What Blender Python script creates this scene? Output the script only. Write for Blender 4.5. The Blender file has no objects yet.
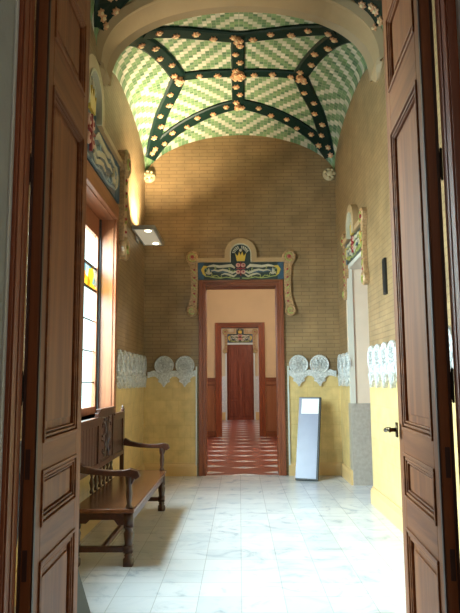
import bpy, bmesh, math, random
from mathutils import Vector, Matrix
random.seed(7)
PI = math.pi
SC = bpy.context.scene
COL = SC.collection

# ------------------------------------------------------------------ camera
F = 610.0
PITCH, YAW, ROLL = math.radians(7.0), math.radians(0.85), math.radians(-0.4)
fw = Vector((-math.sin(YAW)*math.cos(PITCH), math.cos(YAW)*math.cos(PITCH), math.sin(PITCH)))
r0 = fw.cross(Vector((0, 0, 1))).normalized(); u0 = r0.cross(fw)
Rv = math.cos(ROLL)*r0 + math.sin(ROLL)*u0
Uv = -math.sin(ROLL)*r0 + math.cos(ROLL)*u0
cam_data = bpy.data.cameras.new('camera')
cam_data.sensor_fit = 'VERTICAL'; cam_data.sensor_height = 24.0
cam_data.lens = 24.0*F/613.0; cam_data.clip_start = 0.05
camera = bpy.data.objects.new('camera', cam_data); COL.objects.link(camera)
camera.matrix_world = Matrix(((Rv.x, Uv.x, -fw.x, 0), (Rv.y, Uv.y, -fw.y, 0), (Rv.z, Uv.z, -fw.z, 1.5), (0, 0, 0, 1)))
SC.camera = camera

# ------------------------------------------------------------------ light
SC.view_settings.view_transform = 'Standard'; SC.view_settings.look = 'None'
SC.view_settings.gamma = 1.0; SC.view_settings.use_curve_mapping = False
SC.view_settings.exposure = 0.16
world = bpy.data.worlds.new('world'); SC.world = world; world.use_nodes = True
bg = world.node_tree.nodes['Background']
bg.inputs[0].default_value = (0.87, 0.92, 1.0, 1); bg.inputs[1].default_value = 3.0

def area(name, loc, rot, sx, sy, power, col, spread=180):
    l = bpy.data.lights.new(name, 'AREA'); l.shape = 'RECTANGLE'; l.size = sx; l.size_y = sy
    l.energy = power; l.color = col; l.spread = math.radians(spread)
    o = bpy.data.objects.new(name, l); COL.objects.link(o); o.location = loc; o.rotation_euler = rot
    return o
# daylight outside the tall window of the left wall, and outside a window of the near part of the room
area('window_daylight', (-2.75, 6.1, 2.9), (0, math.radians(-62), 0), 2.2, 2.8, 1200, (0.87, 0.89, 1.0))
area('near_window_daylight', (-2.75, 3.6, 2.9), (0, math.radians(-62), 0), 2.2, 0.9, 420, (0.87, 0.89, 1.0))

def point(name, loc, power, col, r=0.15):
    l = bpy.data.lights.new(name, 'POINT'); l.energy = power; l.color = col; l.shadow_soft_size = r
    o = bpy.data.objects.new(name, l); COL.objects.link(o); o.location = loc
    return o
point('hall_lamp', (1.6, 13.0, 3.9), 150, (1.0, 0.80, 0.58), 0.3)
point('far_hall_lamp', (1.4, 20.0, 3.6), 100, (1.0, 0.84, 0.66), 0.3)
area('far_hall_fill_card', (-2.2, 21.5, 2.2), (0, math.radians(-80), 0), 2.0, 2.0, 60, (0.75, 0.88, 1.0))  # unseen light card inside the far room; its wall has no window
area('hall_fill_card', (-2.05, 13.6, 2.2), (0, math.radians(-70), 0), 2.0, 2.2, 60, (0.75, 0.88, 1.0))  # unseen light card added inside the hall, standing in for window daylight
point('anteroom_fill', (0.9, -1.2, 3.2), 34, (1.0, 0.86, 0.70), 0.3)  # unseen light added behind the camera to lift the near woodwork

# ------------------------------------------------------------------ materials
def M(name, col, rough=0.5, metal=0.0, bump=None, var=None, wood=None, spec=0.5, coat=0.0):
    """var=(scale, amount); bump=(scale,strength); wood=(dark colour, axis)"""
    m = bpy.data.materials.new(name); m.use_nodes = True
    nt = m.node_tree; b = nt.nodes['Principled BSDF']
    b.inputs['Base Color'].default_value = (*col, 1); b.inputs['Roughness'].default_value = rough
    b.inputs['Metallic'].default_value = metal; b.inputs['Specular IOR Level'].default_value = spec
    b.inputs['Coat Weight'].default_value = coat; b.inputs['Coat Roughness'].default_value = 0.15
    tc = nt.nodes.new('ShaderNodeTexCoord')
    if wood:
        dark, axis, sc = wood
        mp = nt.nodes.new('ShaderNodeMapping'); nt.links.new(tc.outputs['Object'], mp.inputs[0])
        s = [sc, sc, sc]; s['XYZ'.index(axis)] = sc*0.05
        mp.inputs['Scale'].default_value = s
        n = nt.nodes.new('ShaderNodeTexNoise'); n.inputs['Scale'].default_value = 1.0; n.inputs['Detail'].default_value = 6
        n.inputs['Roughness'].default_value = 0.65
        n.inputs['Distortion'].default_value = 0.6
        nt.links.new(mp.outputs[0], n.inputs['Vector'])
        cr = nt.nodes.new('ShaderNodeValToRGB')
        cr.color_ramp.elements[0].position = 0.34; cr.color_ramp.elements[0].color = (*dark, 1)
        cr.color_ramp.elements[1].position = 0.66; cr.color_ramp.elements[1].color = (*col, 1)
        nt.links.new(n.outputs['Fac'], cr.inputs[0]); nt.links.new(cr.outputs[0], b.inputs['Base Color'])
        bp = nt.nodes.new('ShaderNodeBump'); bp.inputs['Strength'].default_value = 0.15; bp.inputs['Distance'].default_value = 0.002
        nt.links.new(n.outputs['Fac'], bp.inputs['Height']); nt.links.new(bp.outputs[0], b.inputs['Normal'])
    if var:
        n = nt.nodes.new('ShaderNodeTexNoise'); n.inputs['Scale'].default_value = var[0]; n.inputs['Detail'].default_value = 4
        nt.links.new(tc.outputs['Object'], n.inputs['Vector'])
        mx = nt.nodes.new('ShaderNodeMix'); mx.data_type = 'RGBA'
        k = var[1]
        mx.inputs[6].default_value = (*[c*(1-k) for c in col], 1); mx.inputs[7].default_value = (*[min(1, c*(1+k)) for c in col], 1)
        nt.links.new(n.outputs['Fac'], mx.inputs[0]); nt.links.new(mx.outputs[2], b.inputs['Base Color'])
    if bump:
        n = nt.nodes.new('ShaderNodeTexNoise'); n.inputs['Scale'].default_value = bump[0]; n.inputs['Detail'].default_value = 3
        nt.links.new(tc.outputs['Object'], n.inputs['Vector'])
        bp = nt.nodes.new('ShaderNodeBump'); bp.inputs['Strength'].default_value = bump[1]; bp.inputs['Distance'].default_value = 0.01
        nt.links.new(n.outputs['Fac'], bp.inputs['Height']); nt.links.new(bp.outputs[0], b.inputs['Normal'])
    return m

def brick_mat(name, c1, c2, mortar, bw, bh, msize, horiz='X', rough=0.6, offset=0.5, bump=0.5, noise=0.35, nscale=3.0):
    """Courses laid on a surface: horiz = the axis running along the wall ('X' or 'Y'); 'F' = floor"""
    m = bpy.data.materials.new(name); m.use_nodes = True; nt = m.node_tree; b = nt.nodes['Principled BSDF']
    b.inputs['Roughness'].default_value = rough
    tc = nt.nodes.new('ShaderNodeTexCoord'); sp = nt.nodes.new('ShaderNodeSeparateXYZ'); cb = nt.nodes.new('ShaderNodeCombineXYZ')
    nt.links.new(tc.outputs['Object'], sp.inputs[0])
    a, c = {'X': ('X', 'Z'), 'Y': ('Y', 'Z'), 'F': ('X', 'Y')}[horiz]
    nt.links.new(sp.outputs[a], cb.inputs[0]); nt.links.new(sp.outputs[c], cb.inputs[1])
    br = nt.nodes.new('ShaderNodeTexBrick'); nt.links.new(cb.outputs[0], br.inputs['Vector'])
    br.inputs['Scale'].default_value = 1; br.inputs['Brick Width'].default_value = bw; br.inputs['Row Height'].default_value = bh
    br.inputs['Mortar Size'].default_value = msize; br.inputs['Color1'].default_value = (*c1, 1); br.inputs['Color2'].default_value = (*c2, 1)
    br.inputs['Mortar'].default_value = (*mortar, 1); br.offset = offset
    n = nt.nodes.new('ShaderNodeTexNoise'); n.inputs['Scale'].default_value = nscale; n.inputs['Detail'].default_value = 6
    nt.links.new(tc.outputs['Object'], n.inputs['Vector'])
    mr = nt.nodes.new('ShaderNodeMapRange'); mr.inputs[1].default_value = 0.3; mr.inputs[2].default_value = 0.7
    mr.inputs[3].default_value = 1-noise; mr.inputs[4].default_value = 1.0
    nt.links.new(n.outputs['Fac'], mr.inputs[0])
    mx = nt.nodes.new('ShaderNodeMix'); mx.data_type = 'RGBA'; mx.blend_type = 'MULTIPLY'; mx.inputs[0].default_value = 1
    nt.links.new(br.outputs['Color'], mx.inputs[6]); nt.links.new(mr.outputs[0], mx.inputs[7])
    nt.links.new(mx.outputs[2], b.inputs['Base Color'])
    bp = nt.nodes.new('ShaderNodeBump'); bp.inputs['Strength'].default_value = bump; bp.inputs['Distance'].default_value = 0.006; bp.invert = True
    nt.links.new(br.outputs['Fac'], bp.inputs['Height']); nt.links.new(bp.outputs[0], b.inputs['Normal'])
    return m

def marble_floor():
    m = brick_mat('marble_tiles', (0.66, 0.65, 0.68), (0.56, 0.57, 0.61), (0.43, 0.43, 0.43), 0.30, 0.30, 0.003, 'F', 0.22, 0.0, 0.2, 0.0, 2.0)
    nt = m.node_tree; b = nt.nodes['Principled BSDF']
    tc = [n for n in nt.nodes if n.type == 'TEX_COORD'][0]
    w = nt.nodes.new('ShaderNodeTexNoise'); w.inputs['Scale'].default_value = 2.6; w.inputs['Detail'].default_value = 9
    w.inputs['Roughness'].default_value = 0.62; w.inputs['Distortion'].default_value = 2.2
    nt.links.new(tc.outputs['Object'], w.inputs['Vector'])
    cr = nt.nodes.new('ShaderNodeValToRGB')
    e = cr.color_ramp.elements; e[0].position = 0.30; e[0].color = (0.66, 0.70, 0.74, 1); e[1].position = 0.52; e[1].color = (1, 1, 1, 1)
    k = e.new(0.42); k.color = (0.91, 0.93, 0.95, 1)
    nt.links.new(w.outputs['Fac'], cr.inputs[0])
    old = b.inputs['Base Color'].links[0].from_socket
    mx = nt.nodes.new('ShaderNodeMix'); mx.data_type = 'RGBA'; mx.blend_type = 'MULTIPLY'; mx.inputs[0].default_value = 1
    nt.links.new(old, mx.inputs[6]); nt.links.new(cr.outputs[0], mx.inputs[7]); nt.links.new(mx.outputs[2], b.inputs['Base Color'])
    return m

def math_node(nt, op, a, b=None, c=None):
    n = nt.nodes.new('ShaderNodeMath'); n.operation = op
    for i, v in enumerate((a, b, c)):
        if v is None: continue
        if isinstance(v, (int, float)): n.inputs[i].default_value = v
        else: nt.links.new(v, n.inputs[i])
    return n.outputs[0]

def mosaic_mat(yc):
    """white and green ceramic tiles set in stepped bands"""
    m = bpy.data.materials.new('vault_mosaic'); m.use_nodes = True; nt = m.node_tree; b = nt.nodes['Principled BSDF']
    b.inputs['Roughness'].default_value = 0.3
    tc = nt.nodes.new('ShaderNodeTexCoord'); sp = nt.nodes.new('ShaderNodeSeparateXYZ'); nt.links.new(tc.outputs['Object'], sp.inputs[0])
    S = 0.058
    ax = math_node(nt, 'ABSOLUTE', math_node(nt, 'SUBTRACT', sp.outputs['X'], 0.03))
    ay = math_node(nt, 'ABSOLUTE', math_node(nt, 'SUBTRACT', sp.outputs['Y'], yc))
    qx = math_node(nt, 'DIVIDE', ax, S); qy = math_node(nt, 'DIVIDE', ay, S)
    i = math_node(nt, 'FLOOR', qx); j = math_node(nt, 'FLOOR', qy)
    i2 = math_node(nt, 'FLOOR', math_node(nt, 'DIVIDE', i, 1.0)); j2 = math_node(nt, 'FLOOR', math_node(nt, 'DIVIDE', j, 1.0))
    s = math_node(nt, 'ADD', i2, j2)
    band = math_node(nt, 'LESS_THAN', math_node(nt, 'MODULO', s, 5.0), 2.5)
    cb = nt.nodes.new('ShaderNodeCombineXYZ'); nt.links.new(i, cb.inputs[0]); nt.links.new(j, cb.inputs[1]); nt.links.new(band, cb.inputs[2])
    wn = nt.nodes.new('ShaderNodeTexWhiteNoise'); nt.links.new(cb.outputs[0], wn.inputs['Vector'])
    g = nt.nodes.new('ShaderNodeValToRGB'); g.color_ramp.elements[0].color = (0.07, 0.15, 0.07, 1); g.color_ramp.elements[1].color = (0.19, 0.30, 0.13, 1)
    w = nt.nodes.new('ShaderNodeValToRGB'); w.color_ramp.elements[0].color = (0.42, 0.40, 0.30, 1); w.color_ramp.elements[1].color = (0.66, 0.59, 0.47, 1)
    nt.links.new(wn.outputs['Value'], g.inputs[0]); nt.links.new(wn.outputs['Value'], w.inputs[0])
    mx = nt.nodes.new('ShaderNodeMix'); mx.data_type = 'RGBA'
    nt.links.new(band, mx.inputs[0]); nt.links.new(w.outputs[0], mx.inputs[6]); nt.links.new(g.outputs[0], mx.inputs[7])
    # joints
    fx = math_node(nt, 'FRACT', qx); fy = math_node(nt, 'FRACT', qy)
    jn = math_node(nt, 'MAXIMUM', math_node(nt, 'LESS_THAN', fx, 0.09), math_node(nt, 'LESS_THAN', fy, 0.09))
    m2 = nt.nodes.new('ShaderNodeMix'); m2.data_type = 'RGBA'; m2.inputs[7].default_value = (0.33, 0.34, 0.24, 1)
    nt.links.new(jn, m2.inputs[0]); nt.links.new(mx.outputs[2], m2.inputs[6])
    nt.links.new(m2.outputs[2], b.inputs['Base Color'])
    return m

def hall_floor_mat():
    m = bpy.data.materials.new('red_tiled_floor'); m.use_nodes = True; nt = m.node_tree; b = nt.nodes['Principled BSDF']
    b.inputs['Roughness'].default_value = 0.3
    tc = nt.nodes.new('ShaderNodeTexCoord'); sp = nt.nodes.new('ShaderNodeSeparateXYZ'); nt.links.new(tc.outputs['Object'], sp.inputs[0])
    def cell(src, off, per):
        v = math_node(nt, 'DIVIDE', math_node(nt, 'SUBTRACT', src, off), per)
        f = math_node(nt, 'FRACT', math_node(nt, 'ADD', v, 100.5))
        return math_node(nt, 'ABSOLUTE', math_node(nt, 'SUBTRACT', f, 0.5))
    cx = cell(sp.outputs['X'], 0.07, 1.12); cy = cell(sp.outputs['Y'], 10.95, 0.86)
    cx2 = cell(sp.outputs['X'], 0.63, 1.12); cy2 = cell(sp.outputs['Y'], 11.15, 0.80)
    st = nt.nodes.new('ShaderNodeTexNoise'); st.inputs['Scale'].default_value = 22; nt.links.new(tc.outputs['Object'], st.inputs['Vector'])
    jit = math_node(nt, 'MULTIPLY', math_node(nt, 'SUBTRACT', st.outputs['Fac'], 0.5), 0.10)
    d1 = math_node(nt, 'ADD', math_node(nt, 'ADD', math_node(nt, 'MULTIPLY', cx, 1.0), math_node(nt, 'MULTIPLY', cy, 1.45)), jit)
    d2 = math_node(nt, 'ADD', math_node(nt, 'ADD', math_node(nt, 'MULTIPLY', cx2, 1.0), math_node(nt, 'MULTIPLY', cy2, 1.2)), jit)
    d = math_node(nt, 'MINIMUM', d1, d2)
    cr = nt.nodes.new('ShaderNodeValToRGB'); cr.color_ramp.interpolation = 'LINEAR'
    e = cr.color_ramp.elements
    e[0].position = 0.0; e[0].color = (0.10, 0.20, 0.28, 1)
    e[1].position = 0.24; e[1].color = (0.27, 0.075, 0.055, 1)
    k = e.new(0.05); k.color = (0.72, 0.76, 0.80, 1)
    k = e.new(0.17); k.color = (0.72, 0.76, 0.80, 1)
    nt.links.new(d, cr.inputs[0]); nt.links.new(cr.outputs[0], b.inputs['Base Color'])
    return m

def glass_mat(name, tint, stained=False):
    m = bpy.data.materials.new(name); m.use_nodes = True; nt = m.node_tree
    nt.nodes.remove(nt.nodes['Principled BSDF']); out = nt.nodes['Material Output']
    tr = nt.nodes.new('ShaderNodeBsdfTransparent'); gl = nt.nodes.new('ShaderNodeBsdfGlossy'); gl.inputs['Roughness'].default_value = 0.05
    tr.inputs[0].default_value = (*tint, 1)
    mx = nt.nodes.new('ShaderNodeMixShader'); mx.inputs[0].default_value = 0.06
    nt.links.new(tr.outputs[0], mx.inputs[1]); nt.links.new(gl.outputs[0], mx.inputs[2]); nt.links.new(mx.outputs[0], out.inputs[0])
    if stained:
        tc = nt.nodes.new('ShaderNodeTexCoord'); vo = nt.nodes.new('ShaderNodeTexVoronoi'); vo.inputs['Scale'].default_value = 9
        nt.links.new(tc.outputs['Object'], vo.inputs['Vector'])
        cr = nt.nodes.new('ShaderNodeValToRGB'); cr.color_ramp.interpolation = 'CONSTANT'
        sp = nt.nodes.new('ShaderNodeSeparateColor'); nt.links.new(vo.outputs['Color'], sp.inputs[0]); nt.links.new(sp.outputs[0], cr.inputs[0])
        e = cr.color_ramp.elements; e[0].color = (0.75, 0.42, 0.05, 1); e[1].position = 0.3; e[1].color = (0.55, 0.65, 0.62, 1)
        for p, c in ((0.5, (0.05, 0.10, 0.14, 1)), (0.65, (0.80, 0.62, 0.15, 1)), (0.85, (0.30, 0.50, 0.52, 1))):
            k = e.new(p); k.color = c
        nt.links.new(cr.outputs[0], tr.inputs[0])
    return m

def emit(name, col, s):
    m = bpy.data.materials.new(name); m.use_nodes = True; b = m.node_tree.nodes['Principled BSDF']
    b.inputs['Base Color'].default_value = (*col, 1); b.inputs['Emission Color'].default_value = (*col, 1); b.inputs['Emission Strength'].default_value = s
    return m

BR1, BR2, BRM = (0.37, 0.235, 0.11), (0.335, 0.21, 0.096), (0.26, 0.155, 0.07)
m_brickX = brick_mat('buff_brick_across', BR1, BR2, BRM, 0.26, 0.062, 0.006, 'X', 0.45)
m_brickY = brick_mat('buff_brick_along', BR1, BR2, BRM, 0.26, 0.062, 0.006, 'Y', 0.45)
m_wainX = brick_mat('yellow_tile_across', (0.78, 0.57, 0.25), (0.74, 0.53, 0.23), (0.69, 0.48, 0.19), 0.2, 0.2, 0.004, 'X', 0.3, 0.5, 0.3, 0.25, 7)
m_wainY = brick_mat('yellow_tile_along', (0.78, 0.57, 0.25), (0.74, 0.53, 0.23), (0.69, 0.48, 0.19), 0.2, 0.2, 0.004, 'Y', 0.3, 0.5, 0.3, 0.25, 7)
m_base = M('yellow_stone', (0.66, 0.44, 0.20), 0.35, var=(5, 0.15))
m_floor = marble_floor()
m_hallfloor = hall_floor_mat()
m_cream = M('cream_plaster', (0.62, 0.50, 0.33), 0.8, var=(2, 0.1))
m_grey = M('grey_plaster', (0.30, 0.31, 0.30), 0.9, var=(6, 0.12), bump=(60, 0.3))
m_greyedge = M('pale_plaster_edge', (0.52, 0.54, 0.55), 0.8)
m_arch = M('buff_moulded_plaster', (0.40, 0.28, 0.15), 0.6, var=(4, 0.12))
m_frieze = M('pale_glazed_relief', (0.84, 0.83, 0.78), 0.3, var=(38, 0.8), bump=(45, 1.0))  # strong colour noise stands in for shade in the carved grooves
m_friezeD = M('pale_glazed_relief_ground', (0.76, 0.76, 0.72), 0.35, var=(38, 0.7), bump=(45, 0.9))  # same noise, groove shade put into the colour
m_edge = M('pale_glazed_edging', (0.60, 0.62, 0.58), 0.35)
DW = ((0.26, 0.092, 0.030), (0.14, 0.043, 0.015))
m_door = M('door_wood', DW[0], 0.5, spec=0.3, wood=(DW[1], 'Z', 16))
m_doorH = M('door_wood_crosswise', DW[0], 0.5, spec=0.3, wood=(DW[1], 'X', 16))
m_doordark = M('door_rebate', (0.035, 0.012, 0.008), 0.5)
m_frame = M('red_brown_wood', (0.29, 0.075, 0.025), 0.45, wood=((0.17, 0.04, 0.015), 'Z', 20))
m_frameH = M('red_brown_wood_crosswise', (0.25, 0.075, 0.03), 0.4, wood=((0.13, 0.035, 0.015), 'X', 20))
m_win = M('orange_brown_wood', (0.36, 0.13, 0.055), 0.35, wood=((0.22, 0.07, 0.03), 'Z', 20))
m_winH = M('orange_brown_wood_lengthwise', (0.36, 0.13, 0.055), 0.35, wood=((0.22, 0.07, 0.03), 'Y', 20))
m_bench = M('bench_wood', (0.075, 0.022, 0.009), 0.3, wood=((0.03, 0.009, 0.005), 'Y', 18), coat=0.12)
m_benchV = M('bench_wood_upright', (0.07, 0.02, 0.008), 0.32, wood=((0.028, 0.008, 0.004), 'Z', 22), coat=0.12)
m_seat = M('seat_wood', (0.20, 0.068, 0.024), 0.25, wood=((0.10, 0.032, 0.012), 'Y', 14), coat=0.2)
m_carve = M('carved_wood', (0.075, 0.024, 0.010), 0.35, bump=(38, 1.0), var=(30, 0.5))
m_rib = M('dark_green_glazed_tile', (0.004, 0.018, 0.013), 0.38, var=(30, 0.5), spec=0.2)
m_rose = M('salmon_glazed_flower', (0.66, 0.34, 0.17), 0.35)
m_rosec = M('pale_flower_centre', (0.80, 0.62, 0.35), 0.35)
m_boss = M('buff_boss', (0.55, 0.42, 0.24), 0.4, bump=(30, 0.6))
m_blue = M('blue_mosaic', (0.05, 0.10, 0.15), 0.35, var=(60, 0.5))
m_palebl = M('pale_blue_ceramic', (0.30, 0.38, 0.42), 0.35)
m_dark = M('dark_mosaic', (0.035, 0.05, 0.045), 0.35, var=(60, 0.6))
m_mould = M('beige_glazed_moulding', (0.46, 0.30, 0.15), 0.35, var=(20, 0.15))
m_scroll = M('beige_scroll_ceramic', (0.42, 0.25, 0.12), 0.35, var=(34, 0.8), bump=(40, 0.8))
m_white = M('ivory_ceramic', (0.56, 0.50, 0.36), 0.35)
m_yel = M('yellow_ceramic', (0.66, 0.44, 0.07), 0.35)
m_olive = M('olive_ceramic', (0.38, 0.40, 0.12), 0.35)
m_red = M('crimson_ceramic', (0.34, 0.045, 0.05), 0.35)
m_pink = M('pink_ceramic', (0.62, 0.32, 0.24), 0.35)
m_iron = M('dark_iron', (0.03, 0.028, 0.025), 0.45, metal=0.8)
m_black = M('black_metal', (0.012, 0.012, 0.012), 0.5)
m_brass = M('dark_brass', (0.12, 0.08, 0.04), 0.35, metal=0.9)
m_alu = M('grey_lamp_housing', (0.42, 0.41, 0.38), 0.35, metal=0.5)
m_lens = emit('glowing_lamp_cover', (0.75, 0.66, 0.50), 0.28)  # low emission added to lighten the underside of the tray
m_lamp = emit('lit_tube_and_spots', (1.0, 0.86, 0.58), 6)
m_lav = M('lavender_grey_board', (0.24, 0.25, 0.36), 0.3, var=(6, 0.12))
m_paper = M('white_sheet', (0.92, 0.92, 0.92), 0.4)
m_slate = M('slate_blue_board', (0.03, 0.042, 0.05), 0.5, var=(5, 0.1))
m_granite = M('grey_granite', (0.40, 0.35, 0.30), 0.35, var=(25, 0.25))
m_beige = M('pale_beige_stone', (0.80, 0.64, 0.50), 0.5, var=(5, 0.08))
m_trimw = M('white_stone_edge', (0.66, 0.62, 0.54), 0.5)
m_lead = M('lead_came', (0.03, 0.03, 0.03), 0.6)
m_glass = glass_mat('pale_window_glass', (0.80, 0.93, 0.90))
m_stain = glass_mat('coloured_window_glass', (0.9, 0.8, 0.5), True)
m_farglass = M('red_far_door_wood', (0.26, 0.06, 0.028), 0.35, wood=((0.14, 0.03, 0.015), 'Z', 16))
m_dado = M('brown_dado_wood', (0.32, 0.13, 0.06), 0.4, wood=((0.22, 0.08, 0.035), 'Z', 8))
m_ceil = M('plain_plaster', (0.62, 0.56, 0.46), 0.9)

# ------------------------------------------------------------------ mesh helpers
class MB:
    def __init__(s): s.v = []; s.f = []; s.cut = []
    def add(s, vs, fs):
        n = len(s.v); s.cut.append((n, len(s.f))); s.v += [tuple(v) for v in vs]; s.f += [tuple(i+n for i in f) for f in fs]; return s
    def box(s, x0, x1, y0, y1, z0, z1):
        return s.add([(x0, y0, z0), (x1, y0, z0), (x1, y1, z0), (x0, y1, z0), (x0, y0, z1), (x1, y0, z1), (x1, y1, z1), (x0, y1, z1)],
                     [(0, 3, 2, 1), (4, 5, 6, 7), (0, 1, 5, 4), (1, 2, 6, 5), (2, 3, 7, 6), (3, 0, 4, 7)])
    def prism(s, pts, y0, y1):
        """outline in x,z extruded along y"""
        n = len(pts)
        vs = [(p[0], y0, p[1]) for p in pts] + [(p[0], y1, p[1]) for p in pts]
        fs = [tuple(range(n)), tuple(range(2*n-1, n-1, -1))] + [(i, i+n, (i+1) % n+n, (i+1) % n) for i in range(n)]
        return s.add(vs, fs)
    def strip(s, pts, ws, y0, y1):
        """ribbon along x,z points with half-widths, extruded along y as quads"""
        L = []; R_ = []
        for i, p in enumerate(pts):
            a = pts[max(0, i-1)]; b = pts[min(len(pts)-1, i+1)]
            dx, dz = b[0]-a[0], b[1]-a[1]; l = math.hypot(dx, dz) or 1
            w = ws[i] if isinstance(ws, (list, tuple)) else ws
            L.append((p[0]-dz/l*w, p[1]+dx/l*w)); R_.append((p[0]+dz/l*w, p[1]-dx/l*w))
        n = len(pts); vs = []
        for q in (L, R_):
            vs += [(p[0], y0, p[1]) for p in q] + [(p[0], y1, p[1]) for p in q]
        # L0:0..n-1 L1:n.. R0:2n.. R1:3n..
        fs = []
        for i in range(n-1):
            fs += [(i, i+1, 2*n+i+1, 2*n+i), (n+i, 3*n+i, 3*n+i+1, n+i+1), (i, n+i, n+i+1, i+1), (2*n+i, 2*n+i+1, 3*n+i+1, 3*n+i)]
        fs += [(0, 2*n, 3*n, n), (n-1, 2*n-1, 4*n-1, 3*n-1)]
        return s.add(vs, fs)
    def lathe(s, prof, c=(0, 0, 0), axis='Z', seg=14):
        vs = []; n = len(prof)
        for r, h in prof:
            for k in range(seg):
                a = 2*PI*k/seg; p = (r*math.cos(a), r*math.sin(a), h)
                if axis == 'Y': p = (p[0], p[2], p[1])
                if axis == 'X': p = (p[2], p[0], p[1])
                vs.append((p[0]+c[0], p[1]+c[1], p[2]+c[2]))
        fs = [(i*seg+k, i*seg+(k+1) % seg, (i+1)*seg+(k+1) % seg, (i+1)*seg+k) for i in range(n-1) for k in range(seg)]
        fs += [tuple(range(seg))[::-1], tuple((n-1)*seg+k for k in range(seg))]
        return s.add(vs, fs)
    def tube(s, pts, r, seg=8):
        P = [Vector(p) for p in pts]; vs = []; n = len(P)
        for i, p in enumerate(P):
            t = (P[min(n-1, i+1)]-P[max(0, i-1)]).normalized()
            a = t.cross(Vector((0, 0, 1)));
            if a.length < 1e-3: a = t.cross(Vector((1, 0, 0)))
            a.normalize(); b = t.cross(a)
            rr = r[i] if isinstance(r, (list, tuple)) else r
            for k in range(seg):
                q = p+a*(rr*math.cos(2*PI*k/seg))+b*(rr*math.sin(2*PI*k/seg)); vs.append(q)
        fs = [(i*seg+k, i*seg+(k+1) % seg, (i+1)*seg+(k+1) % seg, (i+1)*seg+k) for i in range(n-1) for k in range(seg)]
        fs += [tuple(range(seg))[::-1], tuple((n-1)*seg+k for k in range(seg))]
        return s.add(vs, fs)
    def build(s, name, mat, parent=None, bevel=0, smooth=False, kind=None):
        me = bpy.data.meshes.new(name); me.from_pydata(s.v, [], s.f); me.materials.append(mat)
        bm = bmesh.new(); bm.from_mesh(me); bmesh.ops.recalc_face_normals(bm, faces=bm.faces); bm.to_mesh(me); bm.free()
        if smooth:
            for p in me.polygons: p.use_smooth = len(p.vertices) < 5
        o = bpy.data.objects.new(name, me); COL.objects.link(o)
        if bevel:
            md = o.modifiers.new('edges', 'BEVEL'); md.width = bevel; md.segments = 2; md.limit_method = 'ANGLE'
        if parent: o.parent = parent
        if kind: o['kind'] = kind
        return o
def build_each(mb, name, mat, parent, **k):
    """every added shape becomes a part of its own"""
    c = mb.cut+[(len(mb.v), len(mb.f))]
    for (v0, f0), (v1, f1) in zip(c[:-1], c[1:]):
        MB().add(mb.v[v0:v1], [tuple(i-v0 for i in f) for f in mb.f[f0:f1]]).build(name, mat, parent, **k)
def B(*a): return MB().box(*a)
def struct(name, mb, mat, parent=None, **k):
    return mb.build(name, mat, parent, kind=None if parent else 'structure', **k)
def thing(name, label, cat, loc=(0, 0, 0), rz=0, group=None):
    o = bpy.data.objects.new(name, None); COL.objects.link(o); o.location = loc; o.rotation_euler = (0, 0, rz)
    o['label'] = label; o['category'] = cat
    if group: o['group'] = group
    return o
def sroot(name, loc=(0, 0, 0), rz=0):
    o = bpy.data.objects.new(name, None); COL.objects.link(o); o.location = loc; o.rotation_euler = (0, 0, rz); o['kind'] = 'structure'
    return o
def copy_tree(o, parent=None):
    c = o.copy(); COL.objects.link(c); c.parent = parent
    for ch in [x for x in bpy.data.objects if x.parent == o]: copy_tree(ch, c)
    return c

# ------------------------------------------------------------------ room shell
XL, XR, YB, YF = -1.58, 1.65, 10.05, 2.30      # left wall, right wall, back wall, wall of the near doorway
XC, HX = 0.035, 1.615
WT = 0.40
struct('floor', B(-1.98, 2.2, -0.2, 10.10, -0.12, 0), m_floor)
# left wall with the tall window opening
WY0, WY1, WZ0, WZ1 = 4.62, 7.58, 1.12, 3.58
NY0, NY1 = 3.15, 4.05
wl = MB()
T = XL-0.25
wl.box(T, XL, YF, NY0, 0, 6.2).box(T, XL, NY1, WY0, 0, 6.2).box(T, XL, WY1, YB+0.4, 0, 6.2)
wl.box(T, XL, WY0, WY1, 0, WZ0).box(T, XL, WY0, WY1, WZ1, 6.2).box(T, XL, NY0, NY1, 0, WZ0).box(T, XL, NY0, NY1, WZ1, 6.2)
struct('wall_left', wl, m_brickY)
# right wall with the passage
PY0, PY1, PZ = 7.76, 9.08, 3.17
wr = MB(); T = XR+WT
wr.box(XR, T, YF, PY0, 0, 6.2).box(XR, T, PY1, YB+0.4, 0, 6.2).box(XR, T, PY0, PY1, PZ, 6.2)
struct('wall_right', wr, m_brickY)
# back wall with the doorway
DX0, DX1, DZ = -0.60, 0.68, 3.13
wb = MB(); 
wb.box(XL, DX0, YB, YB+0.4, 0, 6.2).box(DX1, XR, YB, YB+0.4, 0, 6.2).box(DX0, DX1, YB, YB+0.4, DZ, 6.2)
struct('wall_back', wb, m_brickX)
# near wall the camera looks through
OX0, OX1, OZ = -0.93, 0.93, 3.75
wf = MB()
wf.box(-3.2, OX0, 1.55, YF, 0, 6.2).box(OX1, 3.2, 1.55, YF, 0, 6.2).box(OX0, OX1, 1.55, YF, OZ, 6.2)
struct('wall_front', wf, m_grey)
# anteroom the camera stands in
an = MB()
an.box(-3.2, -3.1, -3, 1.55, 0, 4.4).box(3.1, 3.2, -3, 1.55, 0, 4.4).box(-3.2, 3.2, -3.1, -3, 0, 4.4)
struct('wall_anteroom', an, m_ceil)
struct('ceiling_anteroom', B(-3.2, 3.2, -3.1, 1.55, 4.4, 4.5), m_ceil)
struct('floor_anteroom', MB().box(-3.2, 3.2, -3.1, -0.2, -0.12, 0).box(-3.2, -1.98, -0.2, 1.6, -0.12, 0).box(2.2, 3.2, -0.2, 1.6, -0.12, 0), m_floor)

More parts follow.
